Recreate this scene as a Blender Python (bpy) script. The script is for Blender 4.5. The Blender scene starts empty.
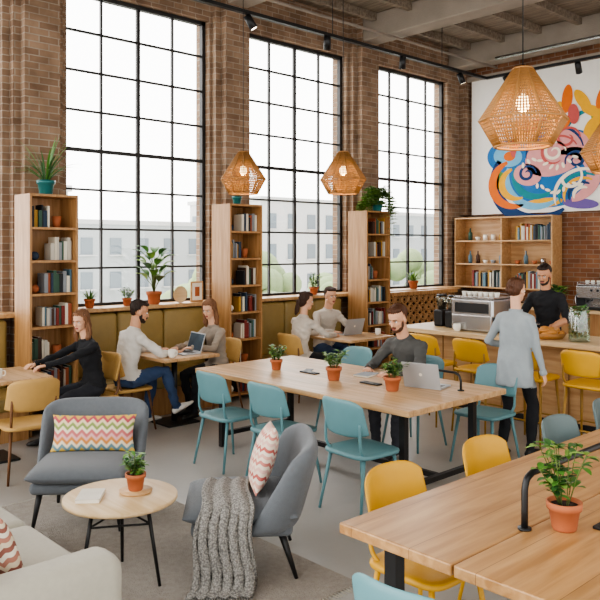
import bpy, bmesh, math, random
import numpy as np
from mathutils import Vector, Matrix, Euler, noise
random.seed(7)
V=Vector
PI=math.pi
def srgb(h):
    h=h.lstrip('#'); c=[int(h[i:i+2],16)/255 for i in (0,2,4)]
    return tuple((x/12.92 if x<=.04045 else ((x+.055)/1.055)**2.4) for x in c)+(1,)
def newmat(name):
    m=bpy.data.materials.new(name); m.use_nodes=True
    nt=m.node_tree; return m,nt,nt.nodes,nt.links,nt.nodes['Principled BSDF']
def mul(c,k): return tuple(min(1,x*k) for x in c[:3])+(1,)
def M(name,hexc,rough=.55,metal=0,var=.08,scale=12,bump=.0,bscale=60,emit=0,stretch=None,sheen=0):
    m,nt,N,L,P=newmat(name); c=srgb(hexc)
    P.inputs['Base Color'].default_value=c; P.inputs['Roughness'].default_value=rough; P.inputs['Metallic'].default_value=metal
    if sheen: P.inputs['Sheen Weight'].default_value=sheen
    tc=N.new('ShaderNodeTexCoord'); mp=N.new('ShaderNodeMapping'); L.new(tc.outputs['Object'],mp.inputs[0])
    if stretch: mp.inputs['Scale'].default_value=stretch
    if var:
        n=N.new('ShaderNodeTexNoise'); n.inputs['Scale'].default_value=scale; n.inputs['Detail'].default_value=4
        L.new(mp.outputs[0],n.inputs['Vector'])
        mx=N.new('ShaderNodeMix'); mx.data_type='RGBA'; mx.inputs[6].default_value=mul(c,1-var*2); mx.inputs[7].default_value=mul(c,1+var*2)
        L.new(n.outputs['Fac'],mx.inputs[0]); L.new(mx.outputs[2],P.inputs['Base Color'])
    if bump:
        n2=N.new('ShaderNodeTexNoise'); n2.inputs['Scale'].default_value=bscale; n2.inputs['Detail'].default_value=3
        L.new(mp.outputs[0],n2.inputs['Vector'])
        b=N.new('ShaderNodeBump'); b.inputs['Strength'].default_value=bump; b.inputs['Distance'].default_value=.02
        L.new(n2.outputs['Fac'],b.inputs['Height']); L.new(b.outputs[0],P.inputs['Normal'])
    if emit:
        P.inputs['Emission Color'].default_value=c; P.inputs['Emission Strength'].default_value=emit
    return m
def WOOD(name,h1,h2,axis='x',plank=0,rough=.45,sc=1):
    m,nt,N,L,P=newmat(name); c1,c2=srgb(h1),srgb(h2)
    tc=N.new('ShaderNodeTexCoord'); mp=N.new('ShaderNodeMapping'); L.new(tc.outputs['Object'],mp.inputs[0])
    s={'x':(1.2,14,14),'y':(14,1.2,14),'z':(14,14,1.2)}[axis]; mp.inputs['Scale'].default_value=[k*sc for k in s]
    n=N.new('ShaderNodeTexNoise'); n.inputs['Scale'].default_value=1.6; n.inputs['Detail'].default_value=6; n.inputs['Distortion'].default_value=.6
    L.new(mp.outputs[0],n.inputs['Vector'])
    rp=N.new('ShaderNodeValToRGB'); rp.color_ramp.elements[0].position=.32; rp.color_ramp.elements[1].position=.68
    rp.color_ramp.elements[0].color=c2; rp.color_ramp.elements[1].color=c1
    L.new(n.outputs['Fac'],rp.inputs[0]); out=rp.outputs[0]
    if plank:
        sx=N.new('ShaderNodeSeparateXYZ'); L.new(tc.outputs['Object'],sx.inputs[0]); cb=N.new('ShaderNodeCombineXYZ')
        if axis=='x': L.new(sx.outputs[0],cb.inputs[0]); L.new(sx.outputs[1],cb.inputs[1])
        else: L.new(sx.outputs[1],cb.inputs[0]); L.new(sx.outputs[0],cb.inputs[1])
        bk=N.new('ShaderNodeTexBrick'); bk.inputs['Scale'].default_value=1; bk.inputs['Brick Width'].default_value=2.1; bk.inputs['Row Height'].default_value=plank
        bk.inputs['Mortar Size'].default_value=.0015; bk.inputs['Color1'].default_value=(1,1,1,1); bk.inputs['Color2'].default_value=(.82,.82,.82,1); bk.inputs['Mortar'].default_value=(.4,.35,.3,1)
        L.new(cb.outputs[0],bk.inputs['Vector'])
        mx=N.new('ShaderNodeMix'); mx.data_type='RGBA'; mx.blend_type='MULTIPLY'; mx.inputs[0].default_value=1
        L.new(out,mx.inputs[6]); L.new(bk.outputs[0],mx.inputs[7]); out=mx.outputs[2]
    L.new(out,P.inputs['Base Color']); P.inputs['Roughness'].default_value=rough
    return m
def BRICK(name,c1,c2,mo):
    m,nt,N,L,P=newmat(name)
    tc=N.new('ShaderNodeTexCoord'); sx=N.new('ShaderNodeSeparateXYZ'); L.new(tc.outputs['Object'],sx.inputs[0])
    ad=N.new('ShaderNodeMath'); L.new(sx.outputs[0],ad.inputs[0]); L.new(sx.outputs[1],ad.inputs[1])
    cb=N.new('ShaderNodeCombineXYZ'); L.new(ad.outputs[0],cb.inputs[0]); L.new(sx.outputs[2],cb.inputs[1])
    bk=N.new('ShaderNodeTexBrick'); bk.inputs['Scale'].default_value=1; bk.inputs['Brick Width'].default_value=.22; bk.inputs['Row Height'].default_value=.075
    bk.inputs['Mortar Size'].default_value=.007; bk.inputs['Mortar Smooth'].default_value=.3; bk.inputs['Bias'].default_value=-.1
    bk.inputs['Color1'].default_value=srgb(c1); bk.inputs['Color2'].default_value=srgb(c2); bk.inputs['Mortar'].default_value=srgb(mo)
    L.new(cb.outputs[0],bk.inputs['Vector'])
    n=N.new('ShaderNodeTexNoise'); n.inputs['Scale'].default_value=3.5; n.inputs['Detail'].default_value=6; L.new(tc.outputs['Object'],n.inputs['Vector'])
    rp=N.new('ShaderNodeValToRGB'); rp.color_ramp.elements[0].position=.35; rp.color_ramp.elements[1].position=.7
    rp.color_ramp.elements[0].color=(.6,.57,.54,1); rp.color_ramp.elements[1].color=(1.0,1.0,1.0,1); L.new(n.outputs['Fac'],rp.inputs[0])
    mx=N.new('ShaderNodeMix'); mx.data_type='RGBA'; mx.blend_type='MULTIPLY'; mx.inputs[0].default_value=1
    L.new(bk.outputs[0],mx.inputs[6]); L.new(rp.outputs[0],mx.inputs[7]); L.new(mx.outputs[2],P.inputs['Base Color'])
    b=N.new('ShaderNodeBump'); b.inputs['Strength'].default_value=.6; b.inputs['Distance'].default_value=.01; b.invert=True
    L.new(bk.outputs['Fac'],b.inputs['Height']); L.new(b.outputs[0],P.inputs['Normal']); P.inputs['Roughness'].default_value=.85
    return m
def CHEVRON(name,cols,period=.2,zig=.03):
    m,nt,N,L,P=newmat(name)
    def mt(op,a,b_=None):
        k=N.new('ShaderNodeMath'); k.operation=op
        for i,q in enumerate((a,b_)):
            if q is None: continue
            if isinstance(q,(int,float)): k.inputs[i].default_value=q
            else: L.new(q,k.inputs[i])
        return k.outputs[0]
    tc=N.new('ShaderNodeTexCoord'); sx=N.new('ShaderNodeSeparateXYZ'); L.new(tc.outputs['Object'],sx.inputs[0])
    t=mt('PINGPONG',sx.outputs[0],zig); s_=mt('ADD',sx.outputs[2],t); s_=mt('ADD',s_,5.0); f=mt('FRACT',mt('DIVIDE',s_,period))
    rp=N.new('ShaderNodeValToRGB'); rp.color_ramp.interpolation='CONSTANT'; n=len(cols)
    while len(rp.color_ramp.elements)<n: rp.color_ramp.elements.new(.5)
    for i,c in enumerate(cols): rp.color_ramp.elements[i].position=i/n; rp.color_ramp.elements[i].color=srgb(c)
    L.new(f,rp.inputs[0]); L.new(rp.outputs[0],P.inputs['Base Color']); P.inputs['Roughness'].default_value=.9
    return m

# ------------------------------------------------------------------ builder
def catmull(pts,n=6):
    pts=[V(p) for p in pts]; P=[pts[0]]+pts+[pts[-1]]; out=[]
    for i in range(1,len(P)-2):
        for k in range(n):
            t=k/n; a,b,c,d=P[i-1],P[i],P[i+1],P[i+2]
            out.append(.5*((2*b)+(c-a)*t+(2*a-5*b+4*c-d)*t*t+(3*b-a-3*c+d)*t**3))
    out.append(pts[-1]); return out
class B:
    def __init__(s,name): s.name=name; s.v=[];s.f=[];s.m=[];s.sm=[];s.mats=[];s.X=Matrix()
    def mi(s,m):
        if m not in s.mats: s.mats.append(m)
        return s.mats.index(m)
    def add(s,vs,fs,mat,smooth=True):
        o=len(s.v); X=s.X
        s.v.extend([tuple(X@V(p)) for p in vs]); s.f.extend([tuple(i+o for i in f) for f in fs])
        k=s.mi(mat); s.m.extend([k]*len(fs)); s.sm.extend([smooth]*len(fs))
    def box(s,c,size,mat,rot=None,bev=0,seg=2,smooth=False):
        bm=bmesh.new(); bmesh.ops.create_cube(bm,size=1)
        for v in bm.verts: v.co=V((v.co.x*size[0],v.co.y*size[1],v.co.z*size[2]))
        if bev: bmesh.ops.bevel(bm,geom=list(bm.edges),offset=bev,segments=seg,affect='EDGES',profile=.5)
        R=Euler(rot).to_matrix() if rot else Matrix.Identity(3)
        bm.verts.index_update()
        vs=[R@v.co+V(c) for v in bm.verts]; fs=[[v.index for v in f.verts] for f in bm.faces]; bm.free()
        s.add(vs,fs,mat,smooth)
    def bb(s,x0,x1,y0,y1,z0,z1,mat,bev=0,**k): s.box(((x0+x1)/2,(y0+y1)/2,(z0+z1)/2),(x1-x0,y1-y0,z1-z0),mat,bev=bev,**k)
    def loft(s,secs,mat,seg=16,cap=True,smooth=True,closed=False):
        vs=[];fs=[]
        for c,a,b in secs:
            for i in range(seg):
                t=2*PI*i/seg; vs.append(V(c)+V(a)*math.cos(t)+V(b)*math.sin(t))
        n=len(secs)
        for j in range(n-1+(1 if closed else 0)):
            j2=(j+1)%n
            for i in range(seg):
                i2=(i+1)%seg; fs.append((j*seg+i,j*seg+i2,j2*seg+i2,j2*seg+i))
        if cap and not closed: fs.append(tuple(range(seg))[::-1]); fs.append(tuple((n-1)*seg+i for i in range(seg)))
        s.add(vs,fs,mat,smooth)
    def tube(s,pts,r,mat,seg=8,cap=True,closed=False,smooth=True):
        pts=[V(p) for p in pts]; n=len(pts); rs=r if isinstance(r,(list,tuple)) else [r]*n
        secs=[];prev=None
        for i in range(n):
            a=pts[(i-1)%n] if (closed or i>0) else pts[i]; b=pts[(i+1)%n] if (closed or i<n-1) else pts[i]
            t=(b-a).normalized() if (b-a).length>1e-9 else V((0,0,1))
            if prev is None:
                u=t.cross(V((0,0,1)));
                if u.length<.05: u=V((1,0,0))-t*t.x
                u.normalize()
            else:
                u=prev-t*prev.dot(t); u.normalize()
            prev=u; w=t.cross(u); secs.append((pts[i],u*rs[i],w*rs[i]))
        s.loft(secs,mat,seg,cap,smooth,closed)
    def cyl(s,p0,p1,r0,r1,mat,seg=16,smooth=True): s.tube([p0,p1],[r0,r1],mat,seg,smooth=smooth)
    def ell(s,c,r,mat,R=None,seg=16,ring=10):
        vs=[];fs=[];R=R or Matrix.Identity(3); c=V(c)
        for j in range(1,ring):
            ph=PI*j/ring
            for i in range(seg):
                t=2*PI*i/seg; vs.append(c+R@V((r[0]*math.sin(ph)*math.cos(t),r[1]*math.sin(ph)*math.sin(t),r[2]*math.cos(ph))))
        for j in range(ring-2):
            for i in range(seg):
                i2=(i+1)%seg; fs.append((j*seg+i,(j+1)*seg+i,(j+1)*seg+i2,j*seg+i2))
        vs.append(c+R@V((0,0,r[2]))); vs.append(c-R@V((0,0,r[2]))); T=len(vs)-2
        for i in range(seg):
            i2=(i+1)%seg; fs.append((T,i,i2)); fs.append((T+1,(ring-2)*seg+i2,(ring-2)*seg+i))
        s.add(vs,fs,mat,True)
    def lathe(s,prof,mat,c=(0,0,0),seg=24,smooth=True,closed=False):
        c=V(c); s.loft([(c+V((0,0,z)),V((max(r,1e-4),0,0)),V((0,max(r,1e-4),0))) for r,z in prof],mat,seg,True,smooth,closed)
    def shell(s,f,mat,nu=14,nv=12,th=.03,p=6,edge=True):
        us=[math.sin(PI/2*(-1+2*i/nu)) if edge else -1+2*i/nu for i in range(nu+1)]
        ws=[math.sin(PI/2*(-1+2*j/nv)) if edge else -1+2*j/nv for j in range(nv+1)]
        e=1e-3; A=[];C=[]
        for w in ws:
            for u in us:
                q=V(f(u,w)); du=V(f(u+e,w))-V(f(u-e,w)); dv=V(f(u,w+e))-V(f(u,w-e)); n=du.cross(dv)
                n=n.normalized() if n.length>1e-12 else V((0,1,0))
                k=th/2*(max(0,(1-abs(u)**p)*(1-abs(w)**p))**.5 if edge else 1)+.001
                A.append(q+n*k); C.append(q-n*k)
        fs=[];W=nu+1;o=len(A)
        for j in range(nv):
            for i in range(nu):
                a,b,c,d=j*W+i,j*W+i+1,(j+1)*W+i+1,(j+1)*W+i
                fs.append((a,b,c,d)); fs.append((o+d,o+c,o+b,o+a))
        for i in range(nu):
            fs.append((i+1,i,o+i,o+i+1)); k=nv*W; fs.append((k+i,k+i+1,o+k+i+1,o+k+i))
        for j in range(nv):
            a,b=j*W,(j+1)*W; fs.append((a,b,o+b,o+a)); a+=nu;b+=nu; fs.append((b,a,o+a,o+b))
        s.add(A+C,fs,mat,True)
    def plate(s,c,sx,sy,th,mat,n=4,dip=.0,seg=32):
        c=V(c)
        def ring(k,z):
            out=[]
            for i in range(seg):
                t=2*PI*i/seg; ct,st=math.cos(t),math.sin(t)
                out.append(c+V((sx*k*math.copysign(abs(ct)**(2/n),ct),sy*k*math.copysign(abs(st)**(2/n),st),z)))
            return out
        R=[ring(.02,-th),ring(.9,-th),ring(.985,-th*.8),ring(1,-th*.5),ring(.99,-th*.15),ring(.94,0),ring(.7,-dip*.5),ring(.4,-dip),ring(.02,-dip)]
        vs=[p for r in R for p in r]; fs=[]
        for j in range(len(R)-1):
            for i in range(seg):
                i2=(i+1)%seg; fs.append((j*seg+i,j*seg+i2,(j+1)*seg+i2,(j+1)*seg+i))
        fs.append(tuple(range(seg))[::-1]); fs.append(tuple((len(R)-1)*seg+i for i in range(seg)))
        s.add(vs,fs,mat,True)
    def leaf(s,base,d,L,W,mat,droop=.5,n=5,fold=.25):
        d=V(d).normalized(); side=d.cross(V((0,0,1)))
        if side.length<.1: side=V((random.uniform(-1,1),random.uniform(-1,1),0))
        side.normalize(); p=V(base); vs=[];fs=[]
        for i in range(n+1):
            t=i/n; w=W/2*math.sin(PI*min(1,t*.93+.05))**.8; up=side.cross(d).normalized()
            vs+= [p-side*w+up*w*fold,p.copy(),p+side*w+up*w*fold]
            p=p+d*(L/n); d=(d+V((0,0,-1))*droop/n).normalized()
        for i in range(n):
            a=i*3; fs+=[(a,a+1,a+4,a+3),(a+1,a+2,a+5,a+4)]
        s.add(vs,fs,mat,True)
    def arr(s,co,fs,mat,smooth=True): s.add([tuple(c) for c in co],fs,mat,smooth)
    def obj(s,loc=(0,0,0),rz=0,rot=None):
        me=bpy.data.meshes.new(s.name); me.from_pydata(s.v,[],s.f)
        for m in s.mats: me.materials.append(m)
        me.polygons.foreach_set('material_index',s.m); me.polygons.foreach_set('use_smooth',s.sm); me.update()
        o=bpy.data.objects.new(s.name,me); bpy.context.collection.objects.link(o); o.location=loc; o.rotation_euler=rot or (0,0,rz); return o
def dup(o,loc,rz=0):
    n=bpy.data.objects.new(o.name.split('.')[0],o.data); bpy.context.collection.objects.link(n); n.location=loc; n.rotation_euler=(0,0,rz); return n
def yaw(fx,fy): return math.atan2(-fx,fy)

# ------------------------------------------------------------------ materials
brick=BRICK('brick','#a4886f','#876b55','#ab9d8c')
brick2=BRICK('brick_back','#a5714f','#87573d','#a89684')
concrete=M('concrete_floor','#a6a39e',.32,var=.07,scale=2.2,bump=.05,bscale=25)
beamM=M('beam_concrete','#91867a',.85,var=.12,scale=3,bump=.3)
ceilM=WOOD('ceiling_wood','#8e8070','#685b4c','x',.2,.8)
oakT=WOOD('oak_table','#d4b085','#b98e5f','x',.16,.4)
oakTY=WOOD('oak_table_y','#c49866','#a37646','y',.3,.35)
oakZ=WOOD('oak_shelf','#bb9060','#9c6f42','z')
oakX=WOOD('oak_counter','#cda77a','#b4895a','x')
oakL=WOOD('oak_pale','#dac098','#c8a87b','x')
black=M('black_metal','#161617',.45,var=0)
steel=M('steel','#c3c4c5',.25,.9,var=.02)
steelW=M('window_steel','#232221',.5,var=0)
white=M('white_plaster','#efebe4',.9,var=.02)
teal=M('teal_paint','#5f8a90',.5,var=.03)
greyteal=M('greyteal_paint','#5d6f70',.5,var=.03)
yel=M('yellow_paint','#cf9c28',.5,var=.03)
must=M('mustard_paint','#c29a5a',.6,var=.05)
greyF=M('grey_fabric','#666b70',.95,var=.06,scale=40,bump=.25,bscale=350,sheen=.2)
creamF=M('cream_fabric','#b3ae9f',.95,var=.04,scale=40,bump=.25,bscale=350,sheen=.2)
olive=M('olive_leather','#9a8450',.5,var=.08,scale=8,bump=.1,bscale=30)
rugM=M('rug_wool','#a49d94',1,var=.12,scale=30,bump=.8,bscale=120)
terra=M('terracotta','#ad643f',.8,var=.08)
tealpot=M('glazed_teal','#236a6a',.3,var=.04)
soil=M('soil','#3b2c20',1)
leafA=M('leaf_green','#4f7f33',.5,var=.18,scale=25)
leafB=M('leaf_dark','#365f2e',.5,var=.18,scale=25)
leafC=M('leaf_light','#7da04a',.5,var=.15,scale=25)
stem=M('stem','#5c6b34',.7)
paper=M('paper','#efeade',.8,var=.03)
def thinglass(name,tint,fac):
    m,_nt,_N,_L,_P=newmat(name)
    _t=_N.new('ShaderNodeBsdfTransparent'); _t.inputs[0].default_value=tint; _g=_N.new('ShaderNodeBsdfGlossy'); _g.inputs['Roughness'].default_value=.02
    _mx=_N.new('ShaderNodeMixShader'); _mx.inputs[0].default_value=fac
    _L.new(_t.outputs[0],_mx.inputs[1]); _L.new(_g.outputs[0],_mx.inputs[2]); _L.new(_mx.outputs[0],_N['Material Output'].inputs[0]); return m
glassM=thinglass('window_glass',(1,1,1,1),.04); jarM=thinglass('jar_glass',(.85,.93,.9,1),.15)
rattan=M('rattan','#a4743f',.6,var=.12,scale=30)
bulbM=M('bulb_glow','#ffd9a0',.4,var=0,emit=9)
bookM=[M('book_%d'%i,c,.7,var=.04) for i,c in enumerate(['#2e3f52','#7a2f28','#d8d0bd','#3b5a4a','#b58a3a','#8a8f94','#4a3328','#c8c2b4','#25282c','#a2573a','#e4ddcb','#5f7d8c'])]

# ------------------------------------------------------------------ room
ZC=5.5
b=B('floor'); b.bb(-8.3,3,-2.5,11.9,-.12,0,concrete); b.obj()
b=B('ceiling'); b.bb(-8.3,1.8,-1.8,11.9,ZC,ZC+.15,ceilM); b.obj()
WIN=[(1.22,3.08),(3.80,5.80),(6.44,8.42),(9.10,11.06)]
ZS,ZT=1.2,4.9
b=B('wall_window_side')
b.bb(-8.3,-8.0,-2.5,11.9,0,ZS,brick); b.bb(-8.3,-8.0,-2.5,11.9,ZT,ZC,brick)
ys=[-2.5]+[k for w in WIN for k in w]+[11.9]
for i in range(0,len(ys),2): b.bb(-8.3,-8.0,ys[i],ys[i+1],ZS,ZT,brick)
for c in (3.44,6.12,8.76): b.bb(-8.0,-7.80,c-.2,c+.2,0,ZC,brick)
for c in (3.44,6.12,8.76): b.bb(-8.0,-7.91,c-.28,c+.28,0,ZC,brick)
b.bb(-8.0,-7.86,11.42,11.6,2.5,ZC,brick)
b.obj()
b=B('wall_back')
b.bb(-8.0,3,11.6,11.9,0,ZC,brick2); b.bb(-7.78,3,11.5,11.6,2.5,4.92,white); b.bb(-8.0,3,11.46,11.6,4.92,5.0,beamM)
b.obj()
for i,(y0,y1) in enumerate(WIN):
    b=B('window_%d'%(i+1)); x=-8.12
    for y in (y0+.025,y1-.025): b.bb(x-.03,x+.03,y-.025,y+.025,ZS,ZT,steelW)
    for z in (ZS+.025,ZT-.025): b.bb(x-.03,x+.03,y0,y1,z-.025,z+.025,steelW)
    NC=4;NR=8
    for k in range(1,NC):
        y=y0+(y1-y0)*k/NC; w=.022 if k==2 else .012
        b.bb(x-.02,x+.02,y-w,y+w,ZS,ZT,steelW)
    for k in range(1,NR):
        z=ZS+(ZT-ZS)*k/NR; w=.022 if k in (4,) else .012
        b.bb(x-.018,x+.018,y0,y1,z-w,z+w,steelW)
    b.bb(x-.004,x+.004,y0+.01,y1-.01,ZS+.01,ZT-.01,glassM)
    b.obj()
    b=B('trim_%d'%(i+1)); b.bb(-8.10,-7.72,max(y0-.08,0),min(y1+.08,11.08),ZS-.03,ZS+.015,oakX,bev=.006); b.obj()
for i,y in enumerate((.8,3.44,6.12,8.76,11.25)):
    b=B('ceiling_beam'); b.bb(-8.0,1.8,y-.17,y+.17,ZC-.38,ZC,beamM,bev=.02); b.obj()
b=B('ceiling_joists')
for k in range(14): b.bb(-7.6+k*.68,-7.52+k*.68,-1.8,11.6,ZC-.12,ZC,ceilM)
b.obj()
b=B('ceiling_conduit')
b.tube([(-7.2,-1,5.06),(-7.2,11.4,5.06)],.022,beamM); b.tube([(-6.9,10.9,5.08),(1.5,10.9,5.08)],.03,steel)
b.obj()
b=B('track_light')
lens=M('spot_lens','#fff1d8',.4,var=0,emit=4)
b.bb(-6.93,-6.87,1.0,10.6,4.68,4.72,black); b.bb(-6.9,0.5,10.57,10.63,4.68,4.72,black)
for y in (2.2,4.6,7,9.4): b.cyl((-6.9,y,4.7),(-6.9,y,ZC),.006,.006,black,6)
for x in (-4.5,-2,0): b.cyl((x,10.6,4.7),(x,10.6,ZC),.006,.006,black,6)
for (x,y,dx,dy) in [(-6.9,5.6,.3,.5),(-6.9,6.9,-.4,.4),(-6.9,8.45,-.3,.3),(-6.9,9.9,.2,.4),(-6.5,10.6,.2,.8),(-5.3,10.6,-.2,.8),(-4.2,10.6,.2,.8)]:
    d=V((dx,dy,-1)).normalized(); p=V((x,y,4.6)); b.cyl((x,y,4.69),(x,y,4.6),.012,.012,black,8); b.cyl(p-d*.08,p+d*.09,.045,.05,black,16)
    b.cyl(p+d*.085,p+d*.092,.04,.04,lens,12)
b.obj()

# ------------------------------------------------------------------ mural
b=B('wall_mural')
mc={k:M('paint_'+k,h,.85,var=.05) for k,h in dict(navy='#173b6b',blue='#2a6fae',sky='#72b3d4',pink='#e09a98',rose='#c65a55',orange='#e07024',yellow='#eaac24',green='#56894a',teal='#1b828c',cream='#f5e8d2',purple='#6f5a9c').items()}
def MP(u,v,l): return (-7.42+u*.0190,11.5-.002-.0015*l,2.52+v*.0166)
def poly(pts,mat,l):
    b.add([MP(u,v,l) for u,v in pts],[tuple(range(len(pts)))],mc[mat],False)
def sw(cx,cy,r,a0,a1,w,mat,l,shrink=0):
    n=36;o=[];i_=[]
    for k in range(n+1):
        t=k/n; a=math.radians(a0+(a1-a0)*t); ww=w*math.sin(PI*(.06+.92*t))**.6; rr=r*(1-shrink*t)
        o.append((cx+(rr+ww/2)*math.cos(a),cy+(rr+ww/2)*math.sin(a))); i_.append((cx+(rr-ww/2)*math.cos(a),cy+(rr-ww/2)*math.sin(a)))
    vs=[MP(u,v,l) for u,v in o+i_]; m=n+1
    b.add(vs,[(k,k+1,m+k+1,m+k) for k in range(n)],mc[mat],False)
def el(cx,cy,rx,ry,a,mat,l):
    a=math.radians(a); poly([(cx+rx*math.cos(t)*math.cos(a)-ry*math.sin(t)*math.sin(a),cy+rx*math.cos(t)*math.sin(a)+ry*math.sin(t)*math.cos(a)) for t in [2*PI*k/40 for k in range(40)]],mat,l)
for k in range(4):
    ox=k*132
    def E(cx,cy,*a): el(cx+ox,cy,*a)
    def S(cx,cy,*a,**q): sw(cx+ox,cy,*a,**q)
    E(66,42,50,38,12,'blue',0); E(20,58,22,17,-15,'blue',1); E(20,59,15,11,-15,'sky',2); E(22,59,6,5,0,'orange',3)
    S(48,34,42,150,310,13,'navy',2); S(50,36,31,160,310,8,'sky',3); S(50,38,23,160,310,7,'teal',4)
    S(28,30,24,110,290,9,'orange',3); S(30,30,16,110,290,7,'yellow',4); E(12,34,7,11,20,'green',2)
    E(68,57,31,21,20,'pink',5); E(40,38,14,11,-20,'pink',5); S(78,34,24,-80,110,13,'pink',5); S(52,62,26,50,190,12,'rose',5)
    S(66,57,27,10,185,3,'navy',7); S(68,57,20,20,300,3,'rose',7,shrink=.6); S(40,39,9,0,500,3,'navy',7,shrink=.75); S(66,59,11,0,520,3,'cream',8,shrink=.8); S(86,49,10,200,-260,3,'navy',7,shrink=.75); S(80,32,13,60,-260,3,'cream',7,shrink=.7)
    S(78,71,12,0,420,3,'rose',8,shrink=.7)
    for i in range(10): E(36+i*5.5,48+5*math.sin(i*.8),1.4,3,i*28,'cream',8)
    for i in range(9): E(50+i*5,22+4*math.cos(i*.9),1.4,2.8,i*35,'cream',8)
    for i in range(5): S(92,14,8+i*4.4,60,200,3.6,['cream','navy','yellow','teal','cream'][i],6)
    S(80,84,22,-130,70,5,'green',2); S(100,70,26,90,200,5,'teal',2)
    for i,(x,y,an,l_) in enumerate([(66,98,60,12),(78,110,85,14),(92,106,120,13),(60,86,20,11),(102,94,150,13),(84,94,95,10),(110,108,70,13)]): E(x,y,l_,5,an,['yellow','orange','yellow','teal','yellow','rose','orange'][i],3+i)
    E(74,88,7,7,0,'orange',10); E(74,88,3.5,3.5,0,'cream',11); E(104,76,11,14,-20,'yellow',3); E(112,58,9,16,10,'orange',2); E(102,60,6,9,0,'teal',3)
    E(54,8,20,5,6,'yellow',2); E(90,6,16,5,-6,'purple',3)
b.obj()

# ------------------------------------------------------------------ shelving / books
def shelf_unit(name,W,D,z0,z1,rows,cols,mat,foot=0):
    b=B(name); t=.024
    b.bb(-W/2,-W/2+t,-D/2,D/2,z0,z1,mat); b.bb(W/2-t,W/2,-D/2,D/2,z0,z1,mat)
    b.bb(-W/2+t,W/2-t,-D/2,-D/2+.012,z0,z1,mat)
    for k in range(rows+1):
        z=z0+foot+(z1-t-z0-foot)*k/rows; b.bb(-W/2+t,W/2-t,-D/2+.012,D/2-(0.004 if 0<k<rows else 0),z,z+t,mat)
    for k in range(1,cols): x=-W/2+W*k/cols; b.bb(x-t/2,x+t/2,-D/2,D/2-.006,z0,z1-.01,mat)
    return b
def bookrow(b,x0,x1,y,z,h,full=1.,depth=.17):
    x=x0
    while x<x0+(x1-x0)*full:
        w=random.uniform(.018,.042); hh=h*random.uniform(.68,.97); d=depth*random.uniform(.8,1)
        if x+w>x1: break
        m=random.choice(bookM); b.bb(x,x+w-.002,y-depth,y-depth+d,z,z+hh,m)
        b.bb(x+.003,x+w-.005,y-depth+.004,y-depth+d-.004,z+hh-.004,z+hh+.0005,paper)
        x+=w
    return x
BC=[(3.345),(5.865),(8.38)]
for i,yc in enumerate(BC):
    u=shelf_unit('bookcase',.52,.38,0,2.45,7,1,oakZ,foot=.06).obj((-7.49,yc,0),-PI/2)
    b=B('books'); st=(2.45-.024-.06)/7
    for k in range(7):
        z=.06+.0245+st*k
        if (k+i)%4==2:
            b.cyl((-.1,.02,z),(-.1,.02,z+.12),.035,.05,terra,14); bookrow(b,.02,.22,.12,z,.24,1)
        else:
            xe=bookrow(b,-.225,.225,.13,z,.25,random.uniform(.45,.9))
            if xe<.1: b.ell((.15,.05,z+.045),(.045,.045,.045),random.choice([paper,terra,bookM[0]]))
    b.obj((-7.49,yc,0),-PI/2)

# plants ---------------------------------------------------------------------
def pot(b,s=1,mat=None):
    b.lathe([(.0,0),(.045*s,0),(.05*s,.01*s),(.062*s,.085*s),(.07*s,.086*s),(.072*s,.115*s),(.063*s,.115*s),(.058*s,.098*s),(.0,.098*s)],mat or terra,seg=22)
    b.lathe([(0,.099*s),(.057*s,.1*s),(0,.104*s)],soil)
    return .1*s
def plant(name,s=1,style='herb',pm=None,pots=1,seed=1,mats=None,H=.2):
    random.seed(seed); b=B(name); z=pot(b,s*pots,pm); mats=mats or [leafA,leafB,leafC]
    if style=='herb':
        for i in range(15):
            a=random.uniform(0,2*PI); t=random.uniform(.05,.65); d=V((math.cos(a)*t,math.sin(a)*t,1)).normalized(); h=H*random.uniform(.5,1.1)
            p0=V((math.cos(a)*.02,math.sin(a)*.02,z)); p1=p0+d*h*.6; p2=p1+(d+V((0,0,-.25))).normalized()*h*.4
            b.tube([p0,p1,p2],.0022,stem,5)
            for q,n in ((p0.lerp(p1,.6),2),(p1,2),(p1.lerp(p2,.5),2),(p2,3)):
                for _ in range(n):
                    e=random.uniform(0,2*PI); b.leaf(q,(math.cos(e),math.sin(e),random.uniform(.0,.8)),random.uniform(.04,.07)*s,.028*s,random.choice(mats),.6,4)
    elif style=='broad':
        for i in range(24):
            a=i*2.4; p0=V((0,0,z)); p1=V((math.cos(a)*.03*s,math.sin(a)*.03*s,z+H*(.15+.75*i/24))); p2=p1+V((math.cos(a)*.05*s,math.sin(a)*.05*s,.05*s))
            b.tube([p0,p1,p2],.003*s,stem,5); b.leaf(p2,(math.cos(a),math.sin(a),1.1),.14*s,.085*s,random.choice(mats),1.2,6)
    elif style=='trail':
        for i in range(34):
            a=random.uniform(0,2*PI); L=H*random.uniform(.2,1.3); r=.08*s
            if math.sin(a)<-.2 or math.cos(a)<-.5: L*=.3
            pts=catmull([(0,0,z),(math.cos(a)*r,math.sin(a)*r,z+.12*s*random.uniform(.6,1.4)),(math.cos(a)*r*2.0,math.sin(a)*r*2.0,z+.0),(math.cos(a)*r*2.3,math.sin(a)*r*2.3,z-L)],4)
            b.tube(pts,.002,stem,4)
            for q in pts[2:]:
                for _ in range(2):
                    e=random.uniform(0,2*PI); b.leaf(q,(math.cos(e),math.sin(e),.3),.065*s,.05*s,random.choice(mats),.8,3)
    elif style=='grass':
        for i in range(46):
            a=random.uniform(0,2*PI); t=random.uniform(.1,1.1); b.leaf((math.cos(a)*.02,math.sin(a)*.02,z),(math.cos(a)*t,math.sin(a)*t,1),H*random.uniform(.6,1.1),.018*s,random.choice(mats),1.2,7)
    return b
plant('potted_fern',1.2,'grass',tealpot,1.1,3,[leafB,leafA],.50).obj((-7.45,3.32,2.45))
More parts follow.
